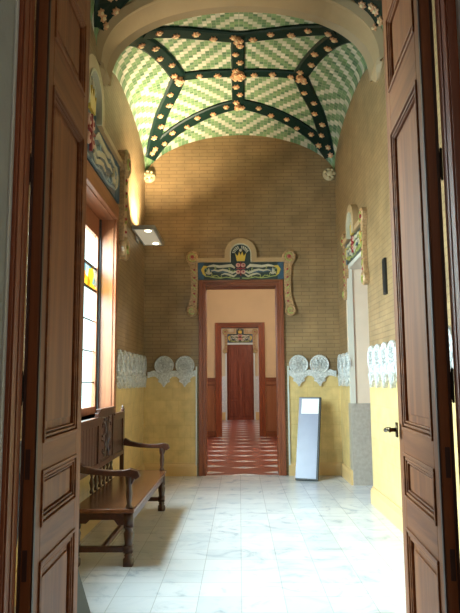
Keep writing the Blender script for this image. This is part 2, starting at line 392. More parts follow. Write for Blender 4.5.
# vaults ---------------------------------------------------------------
def surf(x, y, y0=8.55, hy=1.5, flip=False):
    u = max(-1, min(1, (x-XC)/HX)); v = max(-1, min(1, (y-y0)/hy))
    if flip: v = -v
    e = max(0, 1-u*u)**(.51+.09*v); C = .94-.12*v-.12*v*v; Ee = .48*max(0, 1-v*v)**.35
    return 5+.05*(1-v)+C*e+Ee*(1-e)
def vault(name, y0, hy, flip, mat):
    n = 56; vs = []
    for j in range(n+1):
        y = y0-hy*math.cos(PI*j/n)
        for i in range(n+1):
            x = XC-HX*math.cos(PI*i/n); vs.append((x, y, surf(x, y, y0, hy, flip)))
    for j in range(n+1):
        y = y0-hy*math.cos(PI*j/n)
        for i in range(n+1):
            x = XC-HX*math.cos(PI*i/n); vs.append((x, y, surf(x, y, y0, hy, flip)+0.18))
    fs = []; N = (n+1)**2
    for j in range(n):
        for i in range(n):
            a = j*(n+1)+i; fs.append((a, a+n+1, a+n+2, a+1)); fs.append((N+a, N+a+1, N+a+n+2, N+a+n+1))
    for i in range(n):
        a = i; fs.append((a, a+1, N+a+1, N+a)); a = n*(n+1)+i; fs.append((a, N+a, N+a+1, a+1))
        a = i*(n+1); fs.append((a, N+a, N+a+n+1, a+n+1)); a = i*(n+1)+n; fs.append((a, a+n+1, N+a+n+1, N+a))
    return struct(name, MB().add(vs, fs), mat, smooth=True)
vault('ceiling', 8.55, 1.5, False, mosaic_mat(8.55))
vault('ceiling_near', 4.40, 2.1, True, mosaic_mat(4.40))
struct('roof', B(T*0-1.98, 2.05, YF, YB+0.4, 6.2, 6.3), m_ceil)

# transverse arch between the two bays
def arch_z(u): return 5.10+.93*max(0, 1-u*u)**.42
ar = MB(); n = 60; vs = []
prof = [(6.44, 0.02), (6.50, -0.03), (6.60, 0.0), (6.92, 0.0), (7.0, -0.035), (7.06, 0.01), (7.06, 0.35), (6.44, 0.35)]
for i in range(n+1):
    u = -math.cos(PI*i/n); x = XC+HX*u
    nx, nz = u, .6*math.sqrt(max(0, 1-u*u))+.001
    for (y, d) in prof:
        # offset upward / outward so that the ring has body
        vs.append((XC+(HX-0.0)*u*(1+d*0.5 if d > 0.1 else 1+d*0.9), y, arch_z(u)+d*(1 if d > .1 else .8)))
k = len(prof)
fs = [(i*k+a, (i+1)*k+a, (i+1)*k+(a+1) % k, i*k+(a+1) % k) for i in range(n) for a in range(k)]
fs += [tuple(range(k)), tuple(n*k+a for a in range(k))]
ar.add(vs, fs)
arch = struct('trim_1', ar, m_arch, smooth=False)
for sx in (-1, 1):       # tapering drop at each springing
    x = XC+sx*HX
    m = MB(); vs = []
    for (z, w, dx) in ((5.14, 0.27, 0.05), (5.08, 0.22, 0.055), (5.02, 0.13, 0.04), (4.98, 0.04, 0.02)):
        for (a, b) in ((-w, 0), (w, 0), (w*0.7, -sx*dx), (-w*0.7, -sx*dx)): vs.append((x+b, 6.78+a, z))
    m.add(vs, [(i*4+a, i*4+(a+1) % 4, i*4+4+(a+1) % 4, i*4+4+a) for i in range(3) for a in range(4)]+[(0, 1, 2, 3), (12, 13, 14, 15)])
    m.build('corbel', m_arch, arch)

# ribs with flowers
def rosette_mb(r):
    m = MB(); vs = [(0, 0, -0.02)]; n = 30
    for k in range(n):
        a = 2*PI*k/n; rr = r*(0.80+0.20*math.cos(6*a)); vs.append((rr*math.cos(a), rr*math.sin(a), -0.012))
    for k in range(n):
        a = 2*PI*k/n; rr = r*(0.84+0.20*math.cos(6*a)); vs.append((rr*math.cos(a), rr*math.sin(a), 0.006))
    fs = [(0, 1+k, 1+(k+1) % n) for k in range(n)]+[(1+k, 1+n+k, 1+n+(k+1) % n, 1+(k+1) % n) for k in range(n)]
    m.add(vs, fs); return m
ros = rosette_mb(0.052).build('rosette', m_rose)
cen = MB().lathe([(0.018, -0.03), (0.022, -0.012), (0.0225, 0)], seg=10).build('flower_centre', m_rosec, ros)
ROS_USED = [False]
def put_rosette(p, nrm, parent, sc=1.0):
    if not ROS_USED[0]: o = ros; ROS_USED[0] = True
    else: o = copy_tree(ros)
    o.parent = parent
    z = -nrm; q = Vector((0, 0, -1)).rotation_difference(nrm)
    o.location = p; o.rotation_mode = 'QUATERNION'; o.rotation_quaternion = q; o.scale = (sc, sc, 1)
trimno = [1]
def rib(path, width, S, zig=0.035, step=0.26, skip=0.12, flip_y=None):
    """path: plan points; S: surface function"""
    trimno[0] += 1
    pts = []
    # resample smooth
    P = [Vector((a, b)) for a, b in path]
    seg = []
    for i in range(len(P)-1):
        m = 8
        p0 = P[max(0, i-1)]; p1 = P[i]; p2 = P[i+1]; p3 = P[min(len(P)-1, i+2)]
        for k in range(m):
            t = k/m
            seg.append(0.5*((2*p1)+(p2-p0)*t+(2*p0-5*p1+4*p2-p3)*t*t+(3*p1-p0-3*p2+p3)*t**3))
    seg.append(P[-1])
    def N(x, y):
        h = 0.02; gx = (S(x+h, y)-S(x-h, y))/(2*h); gy = (S(x, y+h)-S(x, y-h))/(2*h)
        gx = max(-2.5, min(2.5, gx)); gy = max(-2.5, min(2.5, gy))
        return Vector((gx, gy, -1)).normalized()
    C3 = []
    for p in seg:
        n = N(p.x, p.y); C3.append((Vector((p.x, p.y, S(p.x, p.y))), n))
    vs = []
    for i, (c, n) in enumerate(C3):
        t = (C3[min(len(C3)-1, i+1)][0]-C3[max(0, i-1)][0]).normalized()
        s = t.cross(n).normalized()
        for a, b in ((-width/2, -0.05), (-width/2, 0.028), (-width*.38, 0.04), (width*.38, 0.04), (width/2, 0.028), (width/2, -0.05)):
            vs.append(c+s*a+n*b)
    k = 6
    fs = [(i*k+a, (i+1)*k+a, (i+1)*k+(a+1) % k, i*k+(a+1) % k) for i in range(len(C3)-1) for a in range(k)]
    fs += [tuple(range(k)), tuple((len(C3)-1)*k+a for a in range(k))]
    o = struct('trim_%d' % trimno[0], MB().add(vs, fs), m_rib)
    # pale edging lines of the rib
    L = 0; acc = skip; j = 0
    for i in range(1, len(C3)):
        d = (C3[i][0]-C3[i-1][0]).length
        while L+d >= acc:
            t = (acc-L)/d; c = C3[i-1][0].lerp(C3[i][0], t); n = C3[i][1]
            tt = (C3[i][0]-C3[i-1][0]).normalized(); s = tt.cross(n).normalized()
            put_rosette(c+n*0.048+s*(zig if j % 2 else -zig), n, o, 1.0+0.08*random.uniform(-1, 1)); j += 1
            acc += step
        L += d
    return o
def mir(path): return [(2*XC-a, b) for a, b in path]
S1 = surf
back = [(XC+1.54*s, 9.24+.78*abs(s)**1.35) for s in [-1+k/8 for k in range(17)]]
near = [(XC+1.2*s, 7.60-.46*abs(s)**1.5) for s in [-1+k/8 for k in range(17)]]
dback = [(-0.85, 8.42), (-1.01, 8.82), (-1.19, 9.2), (-1.36, 9.66), (-1.47, 9.97)]
dfront = [(-0.85, 8.42), (-0.98, 7.95), (-1.14, 7.5), (-1.32, 7.12)]
rib(back, 0.235, S1); rib(near, 0.235, S1, skip=0.2)
rib(dback, 0.225, S1); rib(mir(dback), 0.225, S1); rib(dfront, 0.225, S1); rib(mir(dfront), 0.225, S1)
rib([(-0.85, 8.42), (-0.4, 8.44), (0, 8.46), (0.45, 8.44), (0.92, 8.42)], 0.17, S1, zig=0.01, step=0.27, skip=0.30)
rib([(XC-.02, 7.6), (XC-.02, 8.1), (XC-.02, 8.6), (XC-.02, 9.24)], 0.19, S1, zig=0.03, step=0.2, skip=0.16)
S2 = lambda x, y: surf(x, y, 4.40, 2.1, True)
nb = [(XC+1.585*s, 5.72+.72*abs(s)**1.35) for s in [-1+k/8 for k in range(17)]]
rib(nb, 0.28, S2, zig=0.06, step=0.15)
nd = [(-0.85, 4.6), (-1.05, 5.2), (-1.28, 5.8), (-1.55, 6.42)]
rib(nd, 0.28, S2, zig=0.06, step=0.16); rib(mir(nd), 0.28, S2, zig=0.06, step=0.16)
nf = [(XC+1.5*s, 3.2-.6*abs(s)**1.5) for s in [-1+k/8 for k in range(17)]]
rib(nf, 0.2, S2)

# central boss and the little clusters at the crossings
def boss(x, y, S, r=0.10):
    trimno[0] += 1
    z = S(x, y)
    m = MB().lathe([(0.001, -0.10), (r*.5, -0.095), (r*.8, -0.07), (r, -0.03), (r*1.02, 0.02)], (x, y, z), seg=20)
    o = struct('trim_%d' % trimno[0], m, m_rose, smooth=True)
    nk = 6 if r > .08 else 3
    for k in range(nk):
        a = 2*PI*k/nk
        put_rosette(Vector((x+r*.78*math.cos(a), y+r*.78*math.sin(a), z-0.075)), Vector((0, 0, -1)), o, 0.8)
    return o
boss(XC-.02, 8.46, S1)
for x in (-0.85, 0.92): boss(x, 8.42, S1, 0.06)
boss(XC-.02, 7.6, S1, 0.05); boss(XC-.02, 9.24, S1, 0.05)
# round stone bosses where the ribs come down in the far corners
for x in (XL+0.07, XR-0.10):
    trimno[0] += 1
    m = MB().lathe([(0.001, 0), (0.09, 0.005), (0.115, 0.04), (0.10, 0.07), (0.07, 0.08), (0.06, 0.10), (0.035, 0.115), (0.001, 0.12)], (0, 0, 0), 'Y', 18)
    for k in range(7):
        a = 2*PI*k/7; m.lathe([(0.001, 0.06), (0.028, 0.075), (0.03, 0.10), (0.001, 0.115)], (0.075*math.cos(a), 0, 0.075*math.sin(a)), 'Y', 8)
    m.v = [(a, -b, c) for a, b, c in m.v]
    o = struct('trim_%d' % trimno[0], m, m_boss, smooth=True); o.location = (x, YB-0.0, 4.97)

# ------------------------------------------------------------------ wainscot, skirting, frieze
ZW = 1.60
def tno():
    trimno[0] += 1; return 'trim_%d' % trimno[0]
struct(tno(), B(XL, -0.70, YB-0.015, YB, 0.0, ZW), m_wainX)
struct(tno(), B(0.78, XR, YB-0.015, YB, 0.0, ZW), m_wainX)
struct(tno(), B(XL, XL+0.015, WY1+0.12, YB-0.015, 0, ZW), m_wainY)
struct(tno(), B(XL, XL+0.015, YF, WY1+0.12, 0, WZ0-0.02), m_wainY)
struct(tno(), B(XR-0.015, XR, PY1, YB-0.015, 0, ZW), m_wainY)
struct(tno(), B(XR-0.015, XR, YF, PY0, 0, ZW), m_wainY)
def skirt_prof(d): return [(0, 0), (d, 0), (d, 0.15), (d*0.75, 0.175), (d*0.4, 0.19), (d*.4, 0.205), (0, 0.205)]
def skirt(name, p0, p1, nrm, mat=None):
    vs = []
    for p in (p0, p1):
        for d, z in skirt_prof(0.035): vs.append((p[0]+nrm[0]*(0.015+d), p[1]+nrm[1]*(0.015+d), z))
    k = 7; fs = [(a, (a+1) % k, k+(a+1) % k, k+a) for a in range(k)]+[tuple(range(k)), tuple(range(k, 2*k))]
    struct(name, MB().add(vs, fs), mat or m_base)
skirt('baseboard_back', (XL, YB), (-0.70, YB), (0, -1)); skirt('baseboard_back_right', (0.78, YB), (XR, YB), (0, -1))
skirt('baseboard_left', (XL, YF), (XL, YB), (1, 0)); skirt('baseboard_right', (XR, YF), (XR, PY0), (-1, 0)); skirt('baseboard_right_far', (XR, PY1), (XR, YB), (-1, 0))

# one scalloped unit, local: x along wall, front = -y, origin at circle centre height on wall face
def medallion_parts(parent, x):
    r = 0.158
    m = MB()
    m.lathe([(r, 0.0), (r, 0.03), (r-0.012, 0.042), (r-0.026, 0.036), (r-0.034, 0.026), (0.001, 0.03)], (x, 0, 0), 'Y', 28)
    # carved interlace
    for k in range(6):
        a = PI*k/3
        pts = []
        for t in range(9):
            b = -0.9+1.8*t/8; rr = 0.075
            cx, cz = 0.055*math.cos(a), 0.055*math.sin(a)
            pts.append((x+cx+0.062*math.cos(a+b*1.7+PI), cz+0.062*math.sin(a+b*1.7+PI)))
        m.strip(pts, 0.009, 0.02, 0.046)
    for k in range(12):
        a = 2*PI*k/12; m.lathe([(0.001, 0.046), (0.012, 0.042), (0.017, 0.03)], (x+0.105*math.cos(a), 0, 0.105*math.sin(a)), 'Y', 8)
    m.lathe([(0.001, 0.052), (0.02, 0.046), (0.026, 0.03)], (x, 0, 0), 'Y', 10)
    m.v = [(a, -b, c) for a, b, c in m.v]
    m.build('medallion', m_frieze, parent)
    p = MB()
    # leafy drop under the disc
    out = [(-0.09, -0.13), (-0.125, -0.19), (-0.085, -0.225), (-0.095, -0.265), (-0.05, -0.285), (-0.035, -0.305), (0, -0.345),
           (0.035, -0.305), (0.05, -0.285), (0.095, -0.265), (0.085, -0.225), (0.125, -0.19), (0.09, -0.13)]
    p.prism([(x+a, c) for a, c in out], -0.038, 0)
    for s in (-1, 1):
        p.strip([(x+s*0.005, -0.35), (x+s*0.03, -0.27), (x+s*0.07, -0.21), (x+s*0.10, -0.19)], [0.004, 0.010, 0.012, 0.006], -0.052, -0.03)
        p.strip([(x+s*0.005, -0.28), (x+s*0.025, -0.21), (x+s*0.05, -0.17)], [0.004, 0.010, 0.006], -0.052, -0.03)
    p.build('drop', m_friezeD, parent)
def frieze(x0, x1, first, n, loc, rz, label, end=None):
    """x0..x1 extent of band in local coords, circles at first + 0.34 k"""
    t = thing('frieze', label, 'frieze', loc, rz, 'scalloped relief friezes above the yellow tiles')
    m = MB()
    # linking band with scooped lower edge
    N = max(8, int((x1-x0)/0.034)); top = []; bot = []
    for i in range(N+1):
        x = x0+(x1-x0)*i/N; ph = (x-first)/0.34; f = abs(ph-round(ph))*2
        top.append((x, -0.075-0.03*math.sin(PI*f))); bot.append((x, -0.235+0.06*f**0.7*1.0))
    k = N+1
    vs = [(a, -0.022, b) for a, b in top]+[(a, -0.022, b) for a, b in bot]+[(a, 0, b) for a, b in top]+[(a, 0, b) for a, b in bot]
    fs = []
    for i in range(N): fs += [(i, i+1, k+i+1, k+i), (i, 2*k+i, 2*k+i+1, i+1), (k+i, k+i+1, 3*k+i+1, 3*k+i)]
    fs += [(0, k, 3*k, 2*k), (N, 2*k+N, 3*k+N, k+N)]
    m.add(vs, fs).build('band', m_friezeD, t)
    for i in range(n): medallion_parts(t, first+0.34*i)
    if end is not None:
        B(end-0.012, end+0.012, -0.03, 0, -1.76, -0.02).build('edging', m_edge, t)
    return t
ZC = 1.765
frieze(XL+0.075, -0.70, -1.235, 2, (0, YB-0.015, ZC), 0, 'pale scalloped relief frieze on the back wall, between the bench corner and the door', end=-0.705)
frieze(0.78, XR-0.075, 0.965, 2, (0, YB-0.015, ZC), 0, 'pale scalloped relief frieze on the back wall above the leaning panel', end=0.79)
frieze(7.76, YB-0.02, 7.86, 7, (XL+0.015, 0, ZC), PI/2, 'pale scalloped relief frieze on the window wall, beyond the window frame')
frieze(-(YB-0.02), -(PY1+0.06), -9.86, 3, (XR-0.015, 0, ZC), -PI/2, 'pale scalloped relief frieze in the short wall piece beyond the passage')
frieze(-(PY0-0.08), -(YF+0.1), -7.50, 15, (XR-0.015, 0, ZC), -PI/2, 'pale scalloped relief frieze on the wall between passage and open door leaf')

# ------------------------------------------------------------------ doorways
def frame_mb(x0, x1, z1, w, y0, y1):
    """stepped wooden architrave: outer x0..x1, top z1, width w"""
    return [B(x0, x0+w, y0, y1, 0, z1), B(x1-w, x1, y0, y1, 0, z1), B(x0+w, x1-w, y0, y1, z1-w*0.8, z1)]
def doorway(name, x0, x1, z1, w, yf, yb, steps=True):
    r = sroot(name)
    m = MB(); 
    m.box(x0, x0+w*.55, yf-0.05, yf, 0, z1).box(x0+w*.55, x0+w, yf-0.03, yf, 0, z1-w*.45)
    m.box(x1-w*.55, x1, yf-0.05, yf, 0, z1).box(x1-w, x1-w*.55, yf-0.03, yf, 0, z1-w*.45)
    # reveals
    m.box(x0+w-0.045, x0+w, yf, yb, 0, z1-w*.8).box(x1-w, x1-w+0.045, yf, yb, 0, z1-w*.8)
    m.build('frame', m_frame, r, bevel=0.004)
    h = MB().box(x0+w*.55, x1-w*.55, yf-0.05, yf, z1-w*.45, z1).box(x0+w, x1-w, yf-0.03, yf, z1-w*.8, z1-w*.45)
    h.box(x0+w-0.045, x1-w+0.045, yf, yb, z1-w*.8, z1-w*.8+0.04)
    h.build('head', m_frameH, r, bevel=0.004)
    return r
doorway('door_1', -0.665, 0.735, 3.17, 0.115, YB, YB+0.4)
struct('floor_threshold', B(-0.60, 0.68, YB+0.05, YB+0.42, -0.1, 0.004), m_hallfloor)
# hall beyond
struct('floor_hall', B(-2.1, 2.1, YB+0.42, 17.3, -0.1, 0), m_hallfloor)
struct('wall_hall_left', B(-2.2, -2.1, YB+0.4, 16.9, 0, 4.6), m_cream); struct('wall_hall_right', B(2.1, 2.2, YB+0.4, 16.9, 0, 4.6), m_cream)
struct('ceiling_hall', B(-2.2, 2.2, YB+0.4, 17.2, 4.6, 4.7), m_ceil)
wh = MB(); HX0, HX1, HZ = -0.60, 0.64, 3.06; HY = 16.9
wh.box(-2.5, HX0, HY, HY+0.3, 0, 4.6).box(HX1, 2.5, HY, HY+0.3, 0, 4.6).box(HX0, HX1, HY, HY+0.3, HZ, 4.6)
struct('wall_hall_far', wh, m_cream)
struct('wall_hall_near', MB().box(-2.2, -1.83, YB+0.4, YB+0.5, 0, 4.6).box(2.05, 2.2, YB+0.4, YB+0.5, 0, 4.6), m_cream)
doorway('door_2', -0.665, 0.705, 3.12, 0.17, HY, HY+0.3)
def dado(x0, x1, y):
    r = sroot(tno())
    B(x0, x1, y-0.02, y, 0, 1.50).build('boarding', m_dado, r)
    MB().box(x0, x1, y-0.05, y, 1.50, 1.60).box(x0, x1, y-0.035, y, 1.38, 1.43).box(x0, x1, y-0.045, y, 0, 0.16).build('rail', m_frameH, r, bevel=0.004)
dado(-2.1, -0.675, HY); dado(0.715, 2.1, HY)
# farthest room
struct('floor_far', B(-2.4, 2.4, 17.3, 24.5, -0.1, 0), m_hallfloor)
struct('wall_far_left', B(-2.5, -2.4, 17.2, 24.5, 0, 4.6), m_cream); struct('wall_far_right', B(2.4, 2.5, 17.2, 24.5, 0, 4.6), m_cream)
struct('ceiling_far', B(-2.5, 2.5, 17.2, 24.5, 4.6, 4.7), m_ceil)
struct('wall_far', MB().box(-2.5, -0.52, 24.3, 24.5, 0, 4.6).box(0.58, 2.5, 24.3, 24.5, 0, 4.6).box(-0.52, 0.58, 24.3, 24.5, 2.98, 4.6), m_cream)
for x0, x1 in ((-2.4, -0.56), (0.62, 2.4)):
    r = sroot(tno()); B(x0, x1, 24.27, 24.3, 0, 1.7).build('panelling', m_frieze, r); B(x0, x1, 24.25, 24.3, 0, 0.3).build('rail', m_base, r)
fd = sroot('door_3')
MB().box(-0.56, -0.50, 24.25, 24.45, 0, 3.02).box(0.56, 0.62, 24.25, 24.45, 0, 3.02).box(-0.50, 0.56, 24.25, 24.45, 2.95, 3.02).build('frame', m_edge, fd)
for s, x0, x1 in ((0, -0.50, 0.028), (1, 0.032, 0.56)):
    lf = B(x0-(.002 if s else 0), x1+(0 if s else .002), 24.36, 24.42, 0, 2.95).build('leaf', m_farglass, fd)
    for z0, z1 in ((0.15, 0.75), (0.85, 1.15), (1.28, 2.3), (2.42, 2.82)):
        m = MB().box(x0+.08, x1-.08, 24.32, 24.36, z0, z0+.04).box(x0+.08, x1-.08, 24.335, 24.36, z1-.04, z1).box(x0+.08, x0+.12, 24.32, 24.36, z0+.04, z1-.04).box(x1-.12, x1-.08, 24.32, 24.36, z0+.04, z1-.04)
        m.box(x0+.16, x1-.16, 24.345, 24.36, z0+.08, z1-.08)
        m.build('panel', m_farglass, lf)
MB().lathe([(0.001, -0.06), (0.03, -0.05), (0.03, -0.03), (0.012, -0.02), (0.012, 0)], (0.09, 24.36, 1.22), 'Y', 10).build('handle', m_brass, fd)

# passage in the right wall: deep stone jamb
ps = sroot('door_4')
B(XR-0.01, 2.6, PY1-0.015, PY1+0.2, 1.17, PZ).build('upper_jamb', m_beige, ps)
B(XR-0.02, 2.6, PY1-0.03, PY1+0.2, 0, 1.17).build('lower_jamb', m_granite, ps)
B(XR+.002, 2.6, PY0-0.2, PY0+0.01, 0, PZ).build('near_jamb', m_beige, ps)
B(XR-0.01, 2.6, PY0, PY1, PZ-0.01, PZ+0.1).build('head', m_trimw, ps)
B(2.6, 2.7, PY0-0.2, PY1+0.2, 0, PZ).build('leaf', m_frame, ps)
MB().box(XR-0.03, XR+0.05, PY1-0.035, PY1+0.015, 1.17, PZ).build('edging', m_trimw, ps)
struct('floor_passage', B(2.2, 2.7, PY0-0.1, PY1+0.1, -0.12, 0), m_floor)

# ------------------------------------------------------------------ over-door ornaments
def spiral(cx, cz, r0, r1, a0, a1, n=14):
    return [(cx+(r0+(r1-r0)*i/n)*math.cos(a0+(a1-a0)*i/n), cz+(r0+(r1-r0)*i/n)*math.sin(a0+(a1-a0)*i/n)) for i in range(n+1)]
def pediment(W, h, ra, label, loc, rz, sl=0.95, ss=1.0):
    """W half width, h panel height, ra arch radius, sl length of the side scrolls. local: front = -y, origin = bottom centre"""
    t = thing('door_ornament', label, 'ornament', loc, rz)
    s = h/0.30
    ac = h+0.12*s*0.9+(0.035 if ss == 1.0 else 0)     # arch centre
    m = MB().box(-W, W, -0.03, 0, 0, h)
    m.prism([(-ra*.8, h)]+[(ra*.8*math.cos(PI-PI*k/16), ac+ra*.8*math.sin(PI*k/16)) for k in range(17)]+[(ra*.8, h)], -0.03, 0)
    m.build('mosaic_panel', m_dark if ss == 1.0 else m_blue, t)
    for sg in (-1, 1):
        x0, x1 = sorted((sg*W*0.86, sg*W)); B(x0, x1, -0.034, -0.0301, 0.0, h).build('blue_end', m_blue, t)
        x0, x1 = sorted((sg*W*0.30, sg*W*0.66)); MB().strip([(sg*W*.28, h*.40), (sg*W*.42, h*.47), (sg*W*.60, h*.50), (sg*W*.84, h*.62)], [h*.03, h*.08, h*.08, h*.05], -0.038, -0.03).build('blue_band', m_blue, t)
    mo = MB(); 
    for sg in (-1, 1):
        mo.strip([(sg*ra*1.2, h+0.035), (sg*(W+0.02), h+0.035)], 0.035, -0.075, 0)
    mo.strip([(-ra, h), (-ra, ac)]+[(ra*math.cos(PI-PI*k/20), ac+ra*math.sin(PI*k/20)) for k in range(1, 20)]+[(ra, ac), (ra, h)], ra*.2, -0.085, 0)
    mo.build('moulding', m_mould, t)
    mi = MB().strip([(-ra*.78, h), (-ra*.78, ac)]+[(ra*.78*math.cos(PI-PI*k/20), ac+ra*.78*math.sin(PI*k/20)) for k in range(1, 20)]+[(ra*.78, ac), (ra*.78, h)], ra*.035, -0.095, -0.02)
    mi.build('moulding', m_white, t)
    for sg in (-1, 1):
        cx = sg*(W+0.09*ss)
        q = MB()
        q.strip([(cx, h+0.14), (cx+sg*.01, h+0.06), (cx-sg*0.025, h-0.06), (cx-sg*0.035, h-sl*.35), (cx-sg*0.03, h-sl*.6), (cx+sg*0.01, h-sl*.82), (cx, h-sl*.93)],
                [w_*ss for w_ in (0.05, 0.095, 0.062, 0.055, 0.055, 0.075, 0.05)], -0.055*ss, 0)
        q.lathe([*[(a_*ss, b_*ss) for a_, b_ in ((0.112, 0), (0.112, 0.06), (0.09, 0.075), (0.07, 0.062), (0.001, 0.06))]], (cx, 0, h+0.09), 'Y', 18)
        q.lathe([*[(a_*ss, b_*ss) for a_, b_ in ((0.092, 0), (0.092, 0.06), (0.075, 0.075), (0.055, 0.062), (0.001, 0.06))]], (cx+sg*.01, 0, h-sl*.85), 'Y', 16)
        # lathe pieces point to +y: mirror them to the front
        n0 = 0
        q.v = [(a, -abs(b), c) for a, b, c in q.v]
        sc = q.build('side_scroll', m_scroll, t)
        d = MB()
        d.lathe([(0.001, -0.085), (0.028, -0.08), (0.03, -0.05)], (cx, 0, h+0.09), 'Y', 10)
        for k in range(5):
            zz = h-0.06-sl*.7*(k+.5)/5
            d.lathe([(0.001, -0.07), (0.018, -0.065), (0.02, -0.05)], (cx-sg*0.03, 0, zz), 'Y', 8)
        if ss != 1: d.v = [(a_, b_*ss, c_) for a_, b_, c_ in d.v]
        build_each(d, 'bead', m_red, sc)
        e = MB()
        for k in range(4):
            zz = h-0.10-sl*.7*(k+.5)/5
            e.strip([(cx-sg*0.06, zz-0.03), (cx-sg*0.03, zz), (cx+sg*0.0, zz+0.04)], [0.004, 0.012, 0.004], -0.068, -0.05)
        e.strip(spiral(cx, h+0.09, 0.05, 0.075, 0.3, 5.4), 0.008, -0.08, -0.055)
        e.strip(spiral(cx+sg*.01, h-sl*.85, 0.02, 0.06, 0.3, 5.4), 0.008, -0.08, -0.055)
        if ss != 1: e.v = [(a_, b_*ss, c_) for a_, b_, c_ in e.v]
        build_each(e, 'tracery', m_olive, sc)
        # swirling ribbons across the panel
        K = W/0.72
        def P(*pts): return [(sg*a*K, b*s) for a, b in pts]
        w = MB()
        w.strip(P((0.10, 0.20), (0.16, 0.245), (0.26, 0.235), (0.36, 0.225), (0.46, 0.245), (0.52, 0.235), (0.57, 0.225)), [0.012*s, 0.026*s, 0.024*s, 0.022*s, 0.020*s, 0.014*s, 0.005*s], -0.046, -0.02)
        w.strip(P((0.08, 0.14), (0.14, 0.115), (0.22, 0.15), (0.30, 0.17), (0.38, 0.15), (0.44, 0.165), (0.50, 0.15)), [0.012*s, 0.02*s, 0.02*s, 0.018*s, 0.016*s, 0.012*s, 0.005*s], -0.046, -0.02)
        w.strip(P((0.07, 0.09), (0.12, 0.05), (0.20, 0.085), (0.27, 0.10), (0.33, 0.08)), [0.01*s, 0.016*s, 0.017*s, 0.012*s, 0.004*s], -0.046, -0.02)
        # lily flower near the end
        w.strip(P((0.535, 0.09), (0.54, 0.14), (0.535, 0.20)), [0.012*s, 0.024*s, 0.004*s], -0.05, -0.02)
        w.strip(P((0.53, 0.09), (0.495, 0.12), (0.48, 0.09)), [0.01*s, 0.014*s, 0.005*s], -0.05, -0.02)
        w.strip(P((0.54, 0.09), (0.575, 0.12), (0.59, 0.09)), [0.01*s, 0.014*s, 0.005*s], -0.05, -0.02)
        y = MB()
        y.strip(P((0.56, 0.225), (0.61, 0.225), (0.64, 0.17), (0.625, 0.11), (0.59, 0.07)), [0.01*s, 0.024*s, 0.03*s, 0.02*s, 0.006*s], -0.048, -0.02)
        y.build('ribbon_end', m_yel if ss == 1.0 else m_white, t)
        v = MB()
        v.strip(P((0.02, 0.02), (0.12, 0.015), (0.24, 0.04), (0.34, 0.02), (0.44, 0.03), (0.52, 0.05), (0.59, 0.06), (0.64, 0.10)), 0.007*s, -0.042, -0.02)
        v.strip(P((0.20, 0.03), (0.16, 0.06), (0.13, 0.045)), 0.006*s, -0.042, -0.02)
        v.strip(P((0.36, 0.03), (0.40, 0.07), (0.45, 0.06)), 0.006*s, -0.042, -0.02)
        for (vx, vz, vr, va) in ((0.60, 0.17, 0.05, 0.5), (0.34, 0.055, 0.035, 2.0), (0.46, 0.075, 0.035, 3.0), (0.20, 0.185, 0.03, 1.0), (0.42, 0.205, 0.025, 4.0), (0.12, 0.15, 0.03, 2.5)):
            v.strip([(sg*a_*K if False else sg*(vx*K+a_*s), (vz+b_)*s) for a_, b_ in spiral(0, 0, vr*.3, vr, va, va+4.2, 8)], 0.0055*s, -0.050, -0.03)
        for k in range(5):
            aa = PI*(0.12+0.30*k/4) if sg > 0 else PI*(0.88-0.30*k/4)
            w.strip([(ra*.45*math.cos(aa), ac+ra*.45*math.sin(aa)-.01), (ra*.66*math.cos(aa+.12), ac+ra*.66*math.sin(aa+.12))], [ra*.02, ra*.05], -0.045, -0.03)
        build_each(v, 'vine', m_olive if ss == 1.0 else m_palebl, t)
        build_each(w, 'ribbon', m_white, t)
    # crown
    c0 = h+0.02*s
    cw = ra*.42
    cr = MB().prism([(-cw*.7, c0), (-cw, c0+ra*.62), (-cw*.55, c0+ra*.38), (-cw*.28, c0+ra*.75), (0, c0+ra*.42), (cw*.28, c0+ra*.75), (cw*.55, c0+ra*.38), (cw, c0+ra*.62), (cw*.7, c0)], -0.06, -0.02)
    cr.build('crown', m_yel, t)
    MB().lathe([(0.001, -0.07), (ra*.1, -0.06), (ra*.11, -0.02)], (0, 0, c0+ra*.85), 'Y', 10).build('crown_jewel', m_white, t)
    for (a, b) in ((-0.045, 0.25), (0.045, 0.25), (-0.045, 0.13), (0.045, 0.13)):
        f = MB().lathe([(0.001, -0.058), (0.035*s, -0.054), (0.043*s, -0.02)], (a*s, 0, b*s), 'Y', 12).build('flower', m_pink, t)
        MB().lathe([(0.001, -0.066), (0.015*s, -0.062), (0.017*s, -0.05)], (a*s, 0, b*s), 'Y', 8).build('flower_centre', m_red, f)
    MB().strip([(0, 0.06*s), (0, 0.30*s)], 0.007*s, -0.062, -0.03).strip([(-0.08*s, 0.19*s), (0.08*s, 0.19*s)], 0.007*s, -0.062, -0.03).build('cross', m_red, t)
    return t
pediment(0.715, 0.285, 0.22, 'crowned blue mosaic ornament over the open doorway in the back wall', (0.035, YB-0.003, 3.185), 0)
pediment(0.62, 0.30, 0.25, 'crowned mosaic ornament seen sideways over the pale passage opening', (XR-0.003, (PY0+PY1)/2, 3.22), -PI/2, sl=0.85)
pediment(1.58, 0.50, 0.36, 'large blue mosaic ornament over the tall window', (XL+0.003, (WY0+WY1)/2, 3.80), PI/2, sl=1.25, ss=1.7)
pediment(0.50, 0.34, 0.20, 'small mosaic ornament above the closed red door at the far end', (0.03, 24.297, 3.03), 0, sl=0.8)

